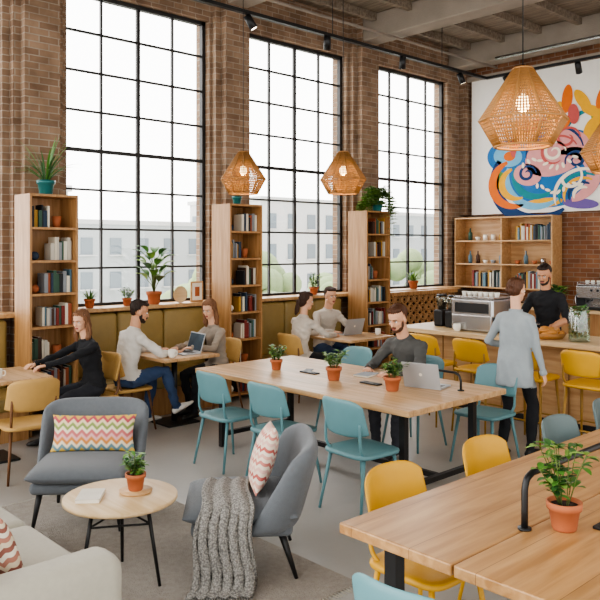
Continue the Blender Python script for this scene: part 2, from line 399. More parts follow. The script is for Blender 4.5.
plant('potted_ivy',.9,'herb',tealpot,1,4,None,.16).obj((-7.45,5.83,2.45))
plant('trailing_pothos',1.35,'trail',tealpot,1,5,[leafA,leafC,leafC],.40).obj((-7.36,8.42,2.45))
lz=ZS+.015
plant('potted_fiddle_fig',1.35,'broad',terra,1,6,[leafA,leafC,leafB],.5).obj((-7.86,4.87,lz))
plant('potted_succulent',.9,'grass',terra,1,7,None,.13).obj((-7.86,4.02,lz))
plant('potted_succulent',.8,'herb',terra,1,8,None,.12).obj((-7.86,4.5,lz))
plant('potted_herb',1,'herb',terra,1,9,None,.2).obj((-7.86,7.58,lz))
plant('potted_aloe',1.2,'grass',terra,1,10,[leafA,leafC],.22).obj((-7.86,9.91,lz))
b=B('picture_frame'); b.box((0,0,.13),(.19,.02,.26),oakX,bev=.004); b.box((0,.0105,.13),(.15,.004,.22),paper); b.box((0,.013,.13),(.07,.002,.12),terra); b.obj((-7.86,5.5,lz),rot=(.0,0,-PI/2))
b=B('decorative_plate'); b.lathe([(0,0),(.06,.0),(.1,.012),(.105,.02),(.095,.018),(.0,.008)],oakL,seg=28); b.obj((-7.83,5.22,lz+.105),rot=(PI/2,0,PI/2))

def banquette(y0,y1):
    b=B('banquette'); n=max(2,round((y1-y0)/.62)); w=(y1-y0)/n
    b.bb(-7.76,-7.24,y0,y1,.0,.30,oakZ)
    for k in range(n):
        a=y0+k*w
        b.box((-7.49,a+w/2,.375),(.56,w-.006,.15),olive,bev=.045,seg=4,smooth=True)
        b.box((-7.835+.02,a+w/2,.72),(.12,w-.006,.86),olive,bev=.045,seg=4,smooth=True)
    b.obj()
banquette(.2,3.05); banquette(3.70,5.58); banquette(6.36,8.08)
b=B('breeze_block_screen')
b.bb(-7.72,-7.56,9.0,10.75,0,.06,oakZ); b.bb(-7.72,-7.56,9.0,10.75,1.14,1.2,oakZ)
for r in range(7):
    for c in range(11):
        y=9.08+c*.16; z=.14+r*.155
        pts=[(-7.64,y+.07*math.cos(t),z+.07*math.sin(t)) for t in [2*PI*k/14 for k in range(14)]]
        pts2=[(-7.64,y+.035*math.cos(t),z+.035*math.sin(t)) for t in [2*PI*k/10 for k in range(10)]]
        b.tube(pts,.016,oakZ,6,closed=True); b.tube(pts2,.011,oakZ,5,closed=True)
b.bb(-7.735,-7.72,9.0,10.75,.06,1.14,M('dark_panel','#3a2a20',.9)); b.obj()

# ------------------------------------------------------------------ furniture
def chair(name,ms,ml,sh=.45,bt=.84,lower=.12,foot=False,w=.45):
    b=B(name); b.plate((0,0,sh),w/2,.215,.035,ms,n=5,dip=.012)
    z0=sh+lower; z1=bt
    def f(u,v):
        h=(v+1)/2; zz0=z0+.03*abs(u)**5; zz1=z1-.05*abs(u)**5
        return (w/2*u*(.98-.04*h),-.215-.055*h+.07*u*u,zz0+(zz1-zz0)*h)
    b.shell(f,ms,14,10,.026,8)
    sp=.035 if sh<.5 else .02
    for sx in (-1,1):
        b.tube([(sx*.17,.15,sh-.03),(sx*(.18+sp),.18+sp,0)],[.015,.010],ml,10)
        b.tube([(sx*.17,-.15,sh-.03),(sx*(.18+sp),-.19-sp,0)],[.015,.010],ml,10)
        b.tube(catmull([(sx*.165,-.14,sh-.025),(sx*.18,-.19,sh+.05),(sx*.175,-.195,sh+lower+.1)],5),.011,ml,8)
        b.tube([(sx*.168,-.15,sh-.03),(sx*.168,.15,sh-.03)],.011,ml,6)
    b.tube([(-.168,.14,sh-.035),(.168,.14,sh-.035)],.011,ml,6); b.tube([(-.168,-.14,sh-.035),(.168,-.14,sh-.035)],.011,ml,6)
    if foot:
        h=.25; k=.19
        b.tube([(-k-.005,.195,h),(k+.005,.195,h)],.009,ml,6); b.tube([(-k,-.2,h),(k,-.2,h)],.009,ml,6)
        for sx in (-1,1): b.tube([(sx*k,-.2,h),(sx*k,.195,h)],.009,ml,6)
    return b
tealC=chair('dining_chair',teal,teal).obj((-5.22,4.0,0),0)
dup(tealC,(-4.50,4.0,0),.05); dup(tealC,(-3.66,4.02,0),-.06)
for x,y in ((-5.4,5.66),(-4.50,5.68),(-3.72,5.70)): dup(tealC,(x,y,0),PI)
dup(tealC,(-1.53,2.06,0),.1)
yc_=chair('dining_chair',yel,yel).obj((-2.13,2.79,0),-PI/2); dup(yc_,(-2.12,3.56,0),-PI/2)
g_=chair('dining_chair',greyteal,greyteal).obj((-2.10,4.36,0),-PI/2); dup(g_,(-2.14,5.12,0),-PI/2)
mc_=chair('dining_chair',must,WOOD('walnut_leg','#7c5433','#5b3b22','z')).obj((-6.12,2.56,0),yaw(-1,.1))
dup(mc_,(-6.8,3.50,0),PI); dup(mc_,(-6.95,3.98,0),0); dup(mc_,(-6.95,5.14,0),PI); dup(mc_,(-6.88,6.40,0),0)
st_=chair('bar_stool',yel,M('stool_leg','#a07a34',.5),sh=.66,bt=.98,lower=.08,foot=True,w=.43).obj((-4.98,6.62,0),0)
for x in (-4.38,-3.78,-3.18,-2.6): dup(st_,(x,6.62,0),0)

def legframe(b,x0,x1,y0,y1,z,t=.05):
    for x in (x0,x1):
        for y in (y0,y1): b.bb(x-t/2,x+t/2,y-t/2,y+t/2,0,z,black)
b=B('communal_table'); b.bb(-5.9,-3.3,4.11,5.37,.705,.75,oakT,bev=.006)
legframe(b,-5.72,-3.5,4.3,5.18,.705)
for y in (4.3,5.18): b.bb(-5.72,-3.5,y-.02,y+.02,.655,.705,black)
for x in (-5.72,-3.5): b.bb(x-.02,x+.02,4.3,5.18,.655,.705,black); b.bb(x-.02,x+.02,4.3,5.18,.1,.14,black)
b.bb(-5.72,-3.5,4.72,4.76,.1,.14,black); b.obj()
b=B('communal_table'); 
b.bb(-2.17,-1.605,2.24,5.4,.705,.75,oakTY,bev=.006); b.bb(-1.595,-1.0,2.24,5.4,.705,.75,oakTY,bev=.006)
legframe(b,-2.02,-1.15,2.42,5.2,.705,.06)
for x in (-2.02,-1.15): b.bb(x-.02,x+.02,2.42,5.2,.645,.705,black)
for y in (2.42,3.8,5.2): b.bb(-2.02,-1.15,y-.02,y+.02,.645,.705,black)
for y in (2.42,5.2): b.bb(-2.02,-1.15,y-.02,y+.02,.1,.14,black)
b.bb(-1.62,-1.58,2.42,5.2,.1,.14,black); b.obj()
def hoop(loc,L,H,rz,r=.014):
    b=B('cable_rail'); c=.06
    b.tube(catmull([(0,0,0),(0,0,H-c)],2)+catmull([(0,0,H-c),(0,c*.3,H-c*.3),(0,c,H)],4)[1:]+catmull([(0,L-c,H),(0,L-c*.3,H-c*.3),(0,L,H-c)],4)+[V((0,L,0))],r,black,10)
    b.cyl((0,0,0),(0,0,.008),.028,.028,black); b.cyl((0,L,0),(0,L,.008),.028,.028,black); b.obj(loc,rz)
hoop((-1.60,2.74,.75),1.5,.22,0)
hoop((-4.05,5.02,.75),.55,.14,-PI/2,.010)
def psock(loc,rz=0):
    b=B('power_socket'); b.box((0,0,.006),(.07,.2,.012),black,bev=.003)
    for y in (-.05,.05): b.cyl((0,y,.012),(0,y,.0135),.022,.022,steelW,16)
    b.obj(loc,rz)
psock((-1.38,3.05,.75)); psock((-4.95,4.72,.75),PI/2); psock((-4.2,4.72,.75),PI/2)
def small_table(x,y,sx,sy):
    b=B('cafe_table'); b.bb(x-sx/2,x+sx/2,y-sy/2,y+sy/2,.715,.75,oakT,bev=.008)
    b.cyl((x,y,.02),(x,y,.715),.032,.032,black); b.box((x,y,.01),(.4,.4,.02),black,bev=.004); b.box((x,y,.705),(.25,.25,.02),black); b.obj()
small_table(-6.78,2.5,.74,.86); small_table(-6.88,4.52,.72,.7); small_table(-6.68,7.15,.74,.84)

groove=WOOD('groove','#9a7448','#7d5a34','z')
b=B('bar_counter')
b.bb(-5.85,.5,6.98,7.78,.90,.95,oakL,bev=.006)
b.bb(-5.8,.5,7.35,7.74,0,.90,oakX)
for k in range(16): b.bb(-5.78+k*.4,-5.77+k*.4,7.335,7.35,.05,.88,groove)
b.bb(-5.8,.5,7.33,7.352,0,.08,black); b.obj()
b=B('back_counter'); b.bb(-7.5,.5,10.85,11.55,.90,.95,oakL,bev=.005); b.bb(-7.45,.5,10.92,11.55,0,.9,oakZ); b.obj()
def wallshelf(xc,W,cols):
    u=shelf_unit('wall_shelf',W,.32,1.2,2.44,3,cols,oakX); u.obj((xc,11.40-.06,0),PI)
    b=B('books'); st=(1.24-.024)/3
    for r in range(3):
        z=1.2+.0245+st*r
        for c in range(cols):
            x0=-W/2+W*c/cols+.03; x1=x0+W/cols-.06; q=random.random()
            if q<.5: bookrow(b,x0,x1,.12,z,.3,random.uniform(.4,.9),.16)
            else:
                n=5
                for i in range(n):
                    xx=x0+.06+i*(x1-x0-.1)/n; t=random.random()
                    if t<.35: b.lathe([(0,0),(.035,0),(.035,.13),(.012,.17),(.012,.22),(0,.22)],random.choice([bookM[3],bookM[6],bookM[11]]),(xx,.0,z),12)
                    elif t<.7: b.lathe([(0,0),(.03,0),(.05,.06),(.045,.06),(.028,.008),(0,.008)],random.choice([paper,terra,bookM[5]]),(xx,.0,z),14)
                    else: b.lathe([(0,0),(.04,0),(.04,.1),(.0,.1)],random.choice([paper,bookM[4],steel]),(xx,.0,z),14)
    b.obj((xc,11.34,0),PI)
random.seed(12)
wallshelf(-6.98,1.9,2); wallshelf(-3.9,1.6,2)
plant('potted_herb',1,'broad',terra,.9,14,None,.2).obj((-5.85,11.0,.95))

def espresso(loc,rz=0,W=.56,name='espresso_machine'):
    b=B(name)
    b.box((0,-.02,.27),(W,.40,.20),steel,bev=.02,seg=3); b.box((0,-.14,.10),(W*.94,.18,.18),steel,bev=.01); b.box((0,.06,.03),(W*.96,.42,.05),black,bev=.01)
    b.box((0,.1,.058),(W*.86,.26,.008),steel)
    for sx in (-1,1): b.box((sx*W*.48,-.0,.12),(.02,.36,.24),black,bev=.004)
    b.box((0,-.222,.27),(W*.8,.006,.11),black,bev=.002)
    b.box((0,0,.385),(W*.95,.38,.02),steel,bev=.004)
    for x in (-.13,.13):
        b.cyl((x,.13,.2),(x,.13,.15),.034,.034,steel); b.cyl((x,.13,.155),(x,.13,.135),.03,.03,black); b.tube([(x,.13,.145),(x,.27,.135)],.012,black,8)
    for sx in (-1,1): b.tube(catmull([(sx*W*.42,.18,.24),(sx*W*.46,.25,.2),(sx*W*.44,.26,.08)],4),.006,steel,6)
    for i in range(7): b.lathe([(0,0),(.022,0),(.032,.05),(.028,.05),(.02,.005),(0,.005)],paper,(-W*.4+i*W*.13,-.03,.395),12)
    b.tube([(-W*.46,.18,.42),(W*.46,.18,.42)],.005,steel,6)
    for sx in (-1,1):b.tube([(sx*W*.46,.18,.39),(sx*W*.46,.18,.42)],.005,steel,6)
    for x in (-.1,0,.1): b.cyl((x,.18,.3),(x,.19,.3),.018,.018,black,12)
    b.obj(loc,rz)
espresso((-4.85,7.38,.95),0); espresso((-5.2,11.2,.95),PI,.7)
def grinder(loc):
    b=B('coffee_grinder'); b.box((0,0,.10),(.13,.17,.2),black,bev=.02,seg=3); b.lathe([(0,.2),(.05,.2),(.075,.34),(.075,.36),(0,.365)],jarM,seg=20); b.lathe([(0,.205),(.045,.205),(.06,.29),(0,.29)],soil)
    b.box((0,.1,.14),(.05,.06,.03),steel,bev=.005); b.box((0,.1,.012),(.12,.12,.02),black); b.lathe([(0,.365),(.07,.365),(.06,.385),(0,.385)],black); b.obj(loc)
grinder((-5.27,7.4,.95)); grinder((-5.47,7.45,.95))
b=B('pastry_basket'); pm=M('pastry','#c98a45',.6,var=.2,scale=40)
b.lathe([(0,.0),(.16,0),(.2,.06),(.19,.06),(.155,.012),(0,.012)],rattan,seg=28)
random.seed(3)
for i in range(11):
    a=i*2.4; r=.12*math.sqrt(i/11); z=.035+.05*(1-i/11)
    pts=[(math.cos(a)*r+.05*math.cos(t+a),math.sin(a)*r+.05*math.sin(t+a),z+.012) for t in (-1.3,-.7,0,.7,1.3)]
    b.tube(catmull(pts,3),[.008+.02*math.sin(PI*k/12) for k in range(13)],pm,8)
b.obj((-3.97,7.25,.95))
b=B('cake_stand'); b.lathe([(0,0),(.07,0),(.015,.02),(.015,.1),(.14,.11),(.14,.12),(0,.12)],steel,seg=28)
for i in range(5): b.ell((.07*math.cos(i*1.26),.07*math.sin(i*1.26),.15),(.035,.035,.03),pm)
b.obj((-4.32,7.45,.95))
b=B('glass_jar_of_greens'); b.lathe([(0,0),(.10,0),(.105,.02),(.105,.28),(.09,.30),(.09,.35),(.086,.35),(.086,.30),(.10,.278),(.10,.02),(0,.006)],jarM,seg=28)
for i in range(170):
    a=random.uniform(0,2*PI); r=random.uniform(0,.085); b.leaf((r*math.cos(a),r*math.sin(a),random.uniform(.03,.36)),(math.cos(a+1),math.sin(a+1),random.uniform(.2,1)),.045,.03,random.choice([leafA,leafC,leafB]),.4,3)
b.obj((-3.6,7.22,.95))
b=B('coffee_mug'); 
b.lathe([(0,0),(.03,0),(.038,.02),(.04,.085),(.036,.085),(.033,.02),(0,.008)],paper,seg=22); b.lathe([(0,.06),(.035,.062),(0,.064)],soil)
b.tube(catmull([(.036,0,.07),(.062,0,.065),(.06,0,.03),(.036,0,.025)],4),.005,paper,6)
mug=b.obj((-3.1,7.2,.95))
for p in ((-6.62,4.32,.75),(-6.5,7.45,.75),(-6.6,2.5,.75),(-4.95,5.0,.75),(-5.0,7.1,.95)): dup(mug,p,random.uniform(0,6))

plant('potted_herb',1.0,'herb',terra,1,21,None,.17).obj((-4.54,4.62,.75))
plant('potted_herb',1.0,'herb',terra,1,22,None,.16).obj((-3.88,4.62,.75))
plant('potted_herb',.85,'herb',terra,1,23,None,.13).obj((-5.3,4.62,.75))
plant('potted_herb',1.0,'herb',terra,1,24,None,.24).obj((-1.49,2.86,.75))

def laptop(loc,face,col=None):
    b=B('laptop'); al=col or steel
    b.box((0,0,.008),(.32,.22,.014),al,bev=.003); b.box((0,.015,.0155),(.28,.11,.001),black)
    b.box((0,-.075,.0155),(.1,.06,.001),steel)
    b.X=Matrix.Translation((0,.11,.014))@Matrix.Rotation(-.3,4,'X')
    b.box((0,0,.105),(.32,.008,.21),al,bev=.002); b.box((0,-.0045,.107),(.3,.001,.185),M('screen','#3d4b57',.2,var=.3,scale=8)); b.ell((0,.0045,.11),(.014,.001,.014),paper)
    b.obj(loc,yaw(*face))
alu=M('laptop_aluminium','#b0b2b4',.45,.3,var=.01)
laptop((-3.80,4.98,.75),(.25,-1),alu); laptop((-6.8,4.60,.75),(.1,1),alu); laptop((-6.84,7.22,.75),(1,-.1),alu)
b=B('notebook'); b.box((0,0,.008),(.15,.21,.014),paper,bev=.002); b.box((0,0,.0155),(.152,.212,.002),bookM[5]); nb=b.obj((-4.5,5.0,.75),.2); dup(nb,(-6.8,2.25,.75),.3)
b=B('smartphone'); b.box((0,0,.004),(.072,.148,.008),black,bev=.003); b.obj((-5.05,4.8,.75),.6)

# lounge -----------------------------------------------------------------
b=B('area_rug'); b.bb(-5.45,-2.85,1.0,3.1,0,.014,rugM,bev=.004)
for i in range(90):
    y=1.02+i*.0233; 
    for x,s in ((-2.85,1),(-5.45,-1)): b.tube([(x,y,.008),(x+s*.045,y+random.uniform(-.01,.01),.004)],.003,creamF,4)
b.obj()
ZR=.014; KZ=.92
def armchair():
    b=B('armchair'); b.X=Matrix.Diagonal((1,1,KZ,1))
    b.box((0,.02,.31),(.62,.58,.09),greyF,bev=.035,seg=4,smooth=True)
    def fs(u,v): return (.335*u*(1-.03*v),.03+.325*v,.40)
    b.shell(fs,greyF,16,16,.14,5)
    def f(u,v):
        h=(v+1)/2; top=.825-.07*abs(u)**4; lo=.30
        z=lo+(top-lo)*h
        wing=abs(u)**3
        return ((.345+.02*h)*math.sin(u*PI/2*.98) if abs(u)<1 else (.345+.02*h)*math.copysign(1,u), -.27-.13*h+.26*wing*(1-.45*h), z)
    b.shell(f,greyF,24,16,.10,7)
    for sx in (-1,1):
        b.tube([(sx*.25,.24,.29),(sx*.29,.29,0)],[.024,.011],black,10); b.tube([(sx*.24,-.2,.29),(sx*.28,-.29,0)],[.024,.011],black,10)
    return b
A1=(-4.85,2.46); a1=yaw(.76,-.65)
A2=(-3.52,2.82); a2=yaw(-.62,-.78)
ac=armchair().obj((A1[0],A1[1],ZR),a1); dup(ac,(A2[0],A2[1],ZR),a2)
def pillow(name,w,h,t,mat,loc,rz,tilt,roll=0):
    b=B(name)
    def f(u,v): return (w/2*u*(1-.07*(1-v*v)*u*u),0,h/2*v*(1-.07*(1-u*u)*v*v))
    b.shell(f,mat,20,20,t,2.2)
    o=b.obj(loc); o.rotation_euler=(Matrix.Rotation(rz,3,'Z')@Matrix.Rotation(tilt,3,'X')@Matrix.Rotation(roll,3,'Y')).to_euler()
def L2W(A,th,x,y,z): 
    c,s=math.cos(th),math.sin(th); return (A[0]+x*c-y*s,A[1]+x*s+y*c,z+ZR)
pat1=CHEVRON('kilim_chevron',['#c9706f','#e6d8bc','#8a9a58','#e3cfa6','#b8545c','#d9b455','#6f8f96','#e6d8bc','#cf8a4a','#dfa9a4'],.25,.035)
pat2=CHEVRON('pink_chevron',['#e6d6c2','#c87e72','#e8d5c2','#dba999','#e6d8c8','#b9625a','#e2cdbb','#dcb3a5'],.16,.022)
pat3=CHEVRON('spot_pattern',['#e2d8c6','#8d5a4e','#d6c6ac','#b07a68'],.10,.02)
pillow('lumbar_pillow',.60,.26,.13,pat1,L2W(A1,a1,-.02,-.12,.555),a1,.28)
pillow('throw_pillow',.40,.40,.14,pat2,L2W(A2,a2,.02,-.11,.615),a2,.30,.12)
def knit():
    m,nt,N,L,P=newmat('knit_wool')
    tc=N.new('ShaderNodeTexCoord'); vo=N.new('ShaderNodeTexVoronoi'); vo.inputs['Scale'].default_value=95; L.new(tc.outputs['Object'],vo.inputs['Vector'])
    rp=N.new('ShaderNodeValToRGB'); rp.color_ramp.elements[0].color=srgb('#b3b0a9'); rp.color_ramp.elements[1].color=srgb('#6c6a67'); rp.color_ramp.elements[1].position=.8
    L.new(vo.outputs['Distance'],rp.inputs[0]); L.new(rp.outputs[0],P.inputs['Base Color']); P.inputs['Roughness'].default_value=1
    bp=N.new('ShaderNodeBump'); bp.inputs['Strength'].default_value=.8; bp.inputs['Distance'].default_value=.008; bp.invert=True; L.new(vo.outputs['Distance'],bp.inputs['Height']); L.new(bp.outputs[0],P.inputs['Normal']); return m
kn=knit(); b=B('throw_blanket')
path=catmull([(.12,0,.49*KZ),(-.1,0,.50*KZ),(-.28,0,.49*KZ),(-.365,0,.435*KZ),(-.40,0,.29),(-.42,0,.15),(-.44,0,.04),(-.50,0,.014)],8)
def fb(u,v):
    t=(v+1)/2*(len(path)-1); t=min(max(t,0),len(path)-1.001); i=int(t); p=path[i].lerp(path[i+1],t-i); h=(v+1)/2
    w=.13+.05*h; k=math.sin(u*9+h*3)*.02*min(1,h*2)
    return (p.x-abs(k)*1.3,.10+u*w+.03*h+.012*math.sin(h*14),p.z+(.008*math.sin(u*9) if h<.45 else 0))
b.shell(fb,kn,34,48,.016,1,edge=False)
for i in range(26):
    u=-1+2*i/25; p=V(fb(u,.995)); b.tube([p,p+V((-.03,0,-.0)),p+V((-.075,random.uniform(-.015,.015),-.008))],.004,kn,5)
b.obj((A2[0],A2[1],ZR),a2)
b=B('coffee_table'); b.lathe([(0,.455),(.31,.455),(.32,.462),(.32,.478),(.312,.482),(0,.482)],oakL,seg=48)
for k in range(3):
    a=k*2*PI/3+.5; c,s=math.cos(a),math.sin(a)
    b.tube([(c*.17,s*.17,.455),(c*.25,s*.25,.0)],[.012,.009],black,8)
pts=[(math.cos(k*2*PI/3+.5)*.19,math.sin(k*2*PI/3+.5)*.19,.34) for k in range(3)]
for k in range(3): b.tube([pts[k],pts[(k+1)%3]],.006,black,6)
b.obj((-3.79,2.13,ZR))
ct=.482+ZR
b=B('wooden_coaster'); b.lathe([(0,0),(.09,0),(.095,.012),(0,.012)],oakX,seg=30); b.obj((-3.78,2.22,ct))
plant('potted_herb',.8,'herb',terra,1.05,25,None,.12).obj((-3.78,2.22,ct+.012))
b=B('paperback_book'); b.box((0,0,.01),(.13,.19,.02),paper,bev=.002); b.box((0,0,.021),(.132,.192,.003),M('cover','#d7d0c2',.6)); b.obj((-3.86,1.98,ct),.9)
b=B('sofa'); SX0,SX1,SY0,SY1=-4.9,-2.82,.62,1.62
b.bb(SX0,SX1,SY0+.02,SY1-.03,.12,.30,creamF,bev=.03,seg=3,smooth=True)
for k in range(2):
    w=(SX1-SX0-.44)/2; xx=SX0+.22+w*(k+.5)
    b.box((xx,(SY0+.25+SY1)/2,.37),(w-.01,SY1-SY0-.22,.17),creamF,bev=.055,seg=5,smooth=True)
    b.box((xx,SY0+.28,.60),(w-.02,.2,.42),creamF,rot=(.18,0,0),bev=.07,seg=5,smooth=True)
b.box(((SX0+SX1)/2,SY0+.1,.47),(SX1-SX0,.2,.62),creamF,bev=.06,seg=5,smooth=True)
for x in (SX0+.11,SX1-.11): b.box((x,(SY0+SY1)/2,.36),(.23,SY1-SY0,.48),creamF,bev=.08,seg=5,smooth=True)
for x in (SX0+.12,SX1-.12):
    for y in (SY0+.1,SY1-.1): b.cyl((x,y,.13),(x,y,0),.022,.014,black,10)
b.obj()
pillow('throw_pillow',.36,.36,.13,pat3,(-3.25,1.20,.62),.2,.35)

# ------------------------------------------------------------------ pendants
b=B('pendant_lamp'); S8=10
def ringpts(r,z,n=S8): return [V((r*math.cos(2*PI*k/n),r*math.sin(2*PI*k/n),z)) for k in range(n)]
PR=[(.055,.235),(.255,-.07),(.165,-.225)]
for r,z in PR: b.tube(ringpts(r,z),.008,rattan,6,closed=True)
for j in range(2):
    (r0,z0),(r1,z1)=PR[j],PR[j+1]; n=S8*8
    def pt(t,r,z):
        a=t/8; i=int(a); f=a-i; P=ringpts(r,z); return P[i%S8].lerp(P[(i+1)%S8],f)
    for k in range(n):
        b.tube([pt(k,r0,z0),pt(k,r1,z1)],.0042,rattan,4)
    q_=(16 if j==0 else 7)
    for q in range(1,q_):
        t=q/q_; b.tube(ringpts(r0+(r1-r0)*t,z0+(z1-z0)*t),.0042,rattan,4,closed=True)
for k in range(S8):
    b.tube([ringpts(PR[0][0],PR[0][1])[k],ringpts(PR[1][0],PR[1][1])[k],ringpts(PR[2][0],PR[2][1])[k]],.007,rattan,5)
b.cyl((0,0,.235),(0,0,.12),.022,.022,black); b.ell((0,0,.03),(.04,.04,.055),bulbM); b.cyl((0,0,.08),(0,0,.13),.018,.018,steel)
b.cyl((0,0,.235),(0,0,ZC-2.73),.004,.004,black,6); b.cyl((0,0,ZC-2.73-.04),(0,0,ZC-2.73),.05,.05,black,16)
LP=[(-6.48,5.16,2.73),(-5.72,5.97,2.73),(-2.335,3.98,2.73),(-2.62,5.84,2.73)]
po=b.obj(LP[0])
for p in LP[1:]: dup(po,p)
for i,p in enumerate(LP):
    l=bpy.data.lights.new('bulb_light','POINT'); l.energy=7; l.color=(1,.78,.52); l.shadow_soft_size=.05
    o=bpy.data.objects.new('bulb_light',l); bpy.context.collection.objects.link(o); o.location=(p[0],p[1],p[2]-.06)

# ------------------------------------------------------------------ people
def remesh(tb,voxel,smooth=3,fac=.5):
    me=bpy.data.meshes.new('t'); me.from_pydata(tb.v,[],tb.f); o=bpy.data.objects.new('t',me); bpy.context.collection.objects.link(o)
    m=o.modifiers.new('r','REMESH'); m.mode='VOXEL'; m.voxel_size=voxel
    if smooth: k=o.modifiers.new('s','SMOOTH'); k.iterations=smooth; k.factor=fac
    dg=bpy.context.evaluated_depsgraph_get(); dg.update(); e=o.evaluated_get(dg).to_mesh()
    co=np.empty(len(e.vertices)*3); e.vertices.foreach_get('co',co); fs=[tuple(p.vertices) for p in e.polygons]
    no=np.empty(len(e.vertices)*3); e.vertex_normals.foreach_get('vector',no)
    o.evaluated_get(dg).to_mesh_clear(); bpy.data.objects.remove(o); bpy.data.meshes.remove(me)
    return co.reshape(-1,3),fs,no.reshape(-1,3)
def ik(a,c,l1,l2,pole):
    d=c-a; D=min(d.length,(l1+l2)*.995); d.normalize(); c=a+d*D
    x=(l1*l1-l2*l2+D*D)/(2*D); h=math.sqrt(max(0,l1*l1-x*x)); p=V(pole); p=p-d*p.dot(d); p.normalize()
    return a+d*x+p*h,c
SK={}
def skinmat(h):
    if h not in SK: SK[h]=M('skin_'+h.strip('#'),h,.5,var=.04,scale=30)
    return SK[h]
lip=M('lips','#a85a50',.5,var=0); eyeW=M('eye_white','#f2efe9',.3,var=0); eyeB=M('eye_iris','#2b1c12',.2,var=0)
def cloth(n,h): return M(n,h,.9,var=.1,scale=7,bump=.5,bscale=9)
def hairm(n,h): return M(n,h,.6,var=.2,scale=30,bump=.6,bscale=60,stretch=(1,1,.12))
def person(name,loc,face,ph,lean,hands,feet,top,pants,hairM,hair='short',female=False,head=(0,0),skin='#d9a585',shoe=None,s=1,beard=False,sleeve=True,tunic=False,py=0,hdir=None,pole=None,fdir=None,curl=.35):
    sk=skinmat(skin); shoe=shoe or black; out=B(name)
    P=V((0,py,ph)); 
    def ang(t): return lean*(.45+1.3*max(0,min(t,.55)))
    def pos(t):
        if t<=0: return P+V((0,math.sin(lean*.3),math.cos(lean*.3)))*t*s
        p=P.copy(); n=12
        for i in range(n): a=ang(t*(i+.5)/n); p+=V((0,math.sin(a),math.cos(a)))*(t/n)*s
        return p
    secs=[(-.10,.11,.09),(-.04,.155,.115),(.05,.155,.115),(.17,.142,.105),(.30,.16,.12),(.40,.178,.118),(.455,.172,.10),(.495,.12,.078),(.53,.062,.058)]
    if female: secs=[(-.10,.11,.09),(-.04,.165,.12),(.05,.155,.112),(.17,.122,.092),(.29,.14,.115),(.39,.152,.11),(.445,.148,.088),(.485,.10,.068),(.52,.050,.050)]
    if tunic: secs=[(-.22,.195,.15),(-.12,.185,.145),(.0,.175,.135),(.15,.155,.118),(.29,.155,.12),(.39,.155,.112),(.445,.145,.09),(.485,.10,.07),(.52,.052,.052)]
    T=B('t')
    T.loft([(pos(t),V((w*s,0,0)),V((0,math.cos(ang(t)),-math.sin(ang(t))))*d*s) for t,w,d in secs],top,20)
    sh=.148 if female else .172; L1,L2=.285*s,.25*s; caps=[(pos(.02 if not tunic else -.24),pos(.5),.17,top),(pos(-.14),pos(-.045),.17 if not tunic else .05,pants)]
    HW=[]
    for k,sx in enumerate((-1,1)):
        S_=pos(.435)+V((sx*sh*s,0,0)); W=V(hands[k]); pl=pole[k] if pole else (sx*.9,-.5,-.6)
        E,W=ik(S_,W,L1,L2,pl); g=1.0 if not female else .88
        T.tube([pos(.45)+V((sx*.06*s,0,.01)),S_,S_.lerp(E,.3),S_.lerp(E,.75),E,E.lerp(W,.3),E.lerp(W,.8),W],[r*s*g for r in (.06,.063,.055,.05,.046,.045,.037,.034)],top,12)
        T.ell(S_,(.062*s*g,.062*s*g,.06*s*g),top)
        caps+=[(S_,E,.06,top),(E,W,.045,top if sleeve else sk)]
        HW.append((W,(W-E).normalized(),sx))
        H_=P+V((sx*.088*s,0,-.03*s)); A=V(feet[k]); K,A=ik(H_,A,.43*s,.42*s,(sx*.12,1,.25))
        T.tube([H_,H_.lerp(K,.35),H_.lerp(K,.8),K,K.lerp(A,.3),K.lerp(A,.75),A],[r*s*(1 if not female else .95) for r in (.092,.086,.066,.060,.062,.05,.044)],pants,14)
        caps+=[(H_,K,.08 if not tunic else .05,pants),(K,A,.055,pants)]
        fd=V((fdir[k] if fdir else (sx*.15,1,0))).normalized(); sd=fd.cross(V((0,0,1))).normalized(); up=sd.cross(fd)
        q=A-up*.045
        T.loft([(q+fd*a+up*z,sd*w,up*h) for a,w,h,z in ((-.065,.018,.02,-.008),(-.05,.034,.034,0),(.0,.038,.042,.006),(.07,.044,.034,0),(.13,.046,.026,-.008),(.175,.036,.02,-.013),(.195,.016,.012,-.018))],shoe,14)
        caps.append((q-fd*.05-up*.01,q+fd*.19-up*.02,.05,shoe))
    co,fs,no=remesh(T,.0125,3)
    seed=V((loc[0]*7,loc[1]*5,0))
    for i in range(len(co)):
        if co[i][2]<.13: continue
        p=V(co[i]); q=V((p.x*9,p.y*9,p.z*(16 if not tunic else 5)+p.x*5))+seed
        k=1-abs(noise.noise(q))*2; co[i]+=no[i]*(.010*(k-.55)+.004*noise.noise(q*2.3))
    cen=np.array([co[list(f)].mean(0) for f in fs])
    D=[]
    for a,c,r,m in caps:
        a=np.array(a);c=np.array(c);d=c-a; t=np.clip(((cen-a)@d)/(d@d),0,1); D.append(np.linalg.norm(cen-(a+t[:,None]*d),axis=1)/r)
    D=np.array(D); idx=D.argmin(0)
    if tunic:
        zc=ph-.232*s
        for i in range(len(idx)):
            z=cen[i][2]
            if z>zc: 
                if caps[idx[i]][3]!=top: idx[i]=0
            elif caps[idx[i]][3]==top: idx[i]=1
    o=len(out.v); out.v.extend(map(tuple,co)); out.f.extend([tuple(i+o for i in f) for f in fs])
    mi=[out.mi(c[3]) for c in caps]; out.m.extend([mi[i] for i in idx]); out.sm.extend([True]*len(fs))
    nb=pos(.515 if female else .525); a=ang(.5)
    out.loft([(nb+V((0,math.sin(a),math.cos(a)))*z,V((r,0,0)),V((0,math.cos(a),-math.sin(a)))*r) for r,z in ((.064*s,-.02),(.068*s,.0),(.062*s,.014),(.054*s,.012))],top,16,cap=False)
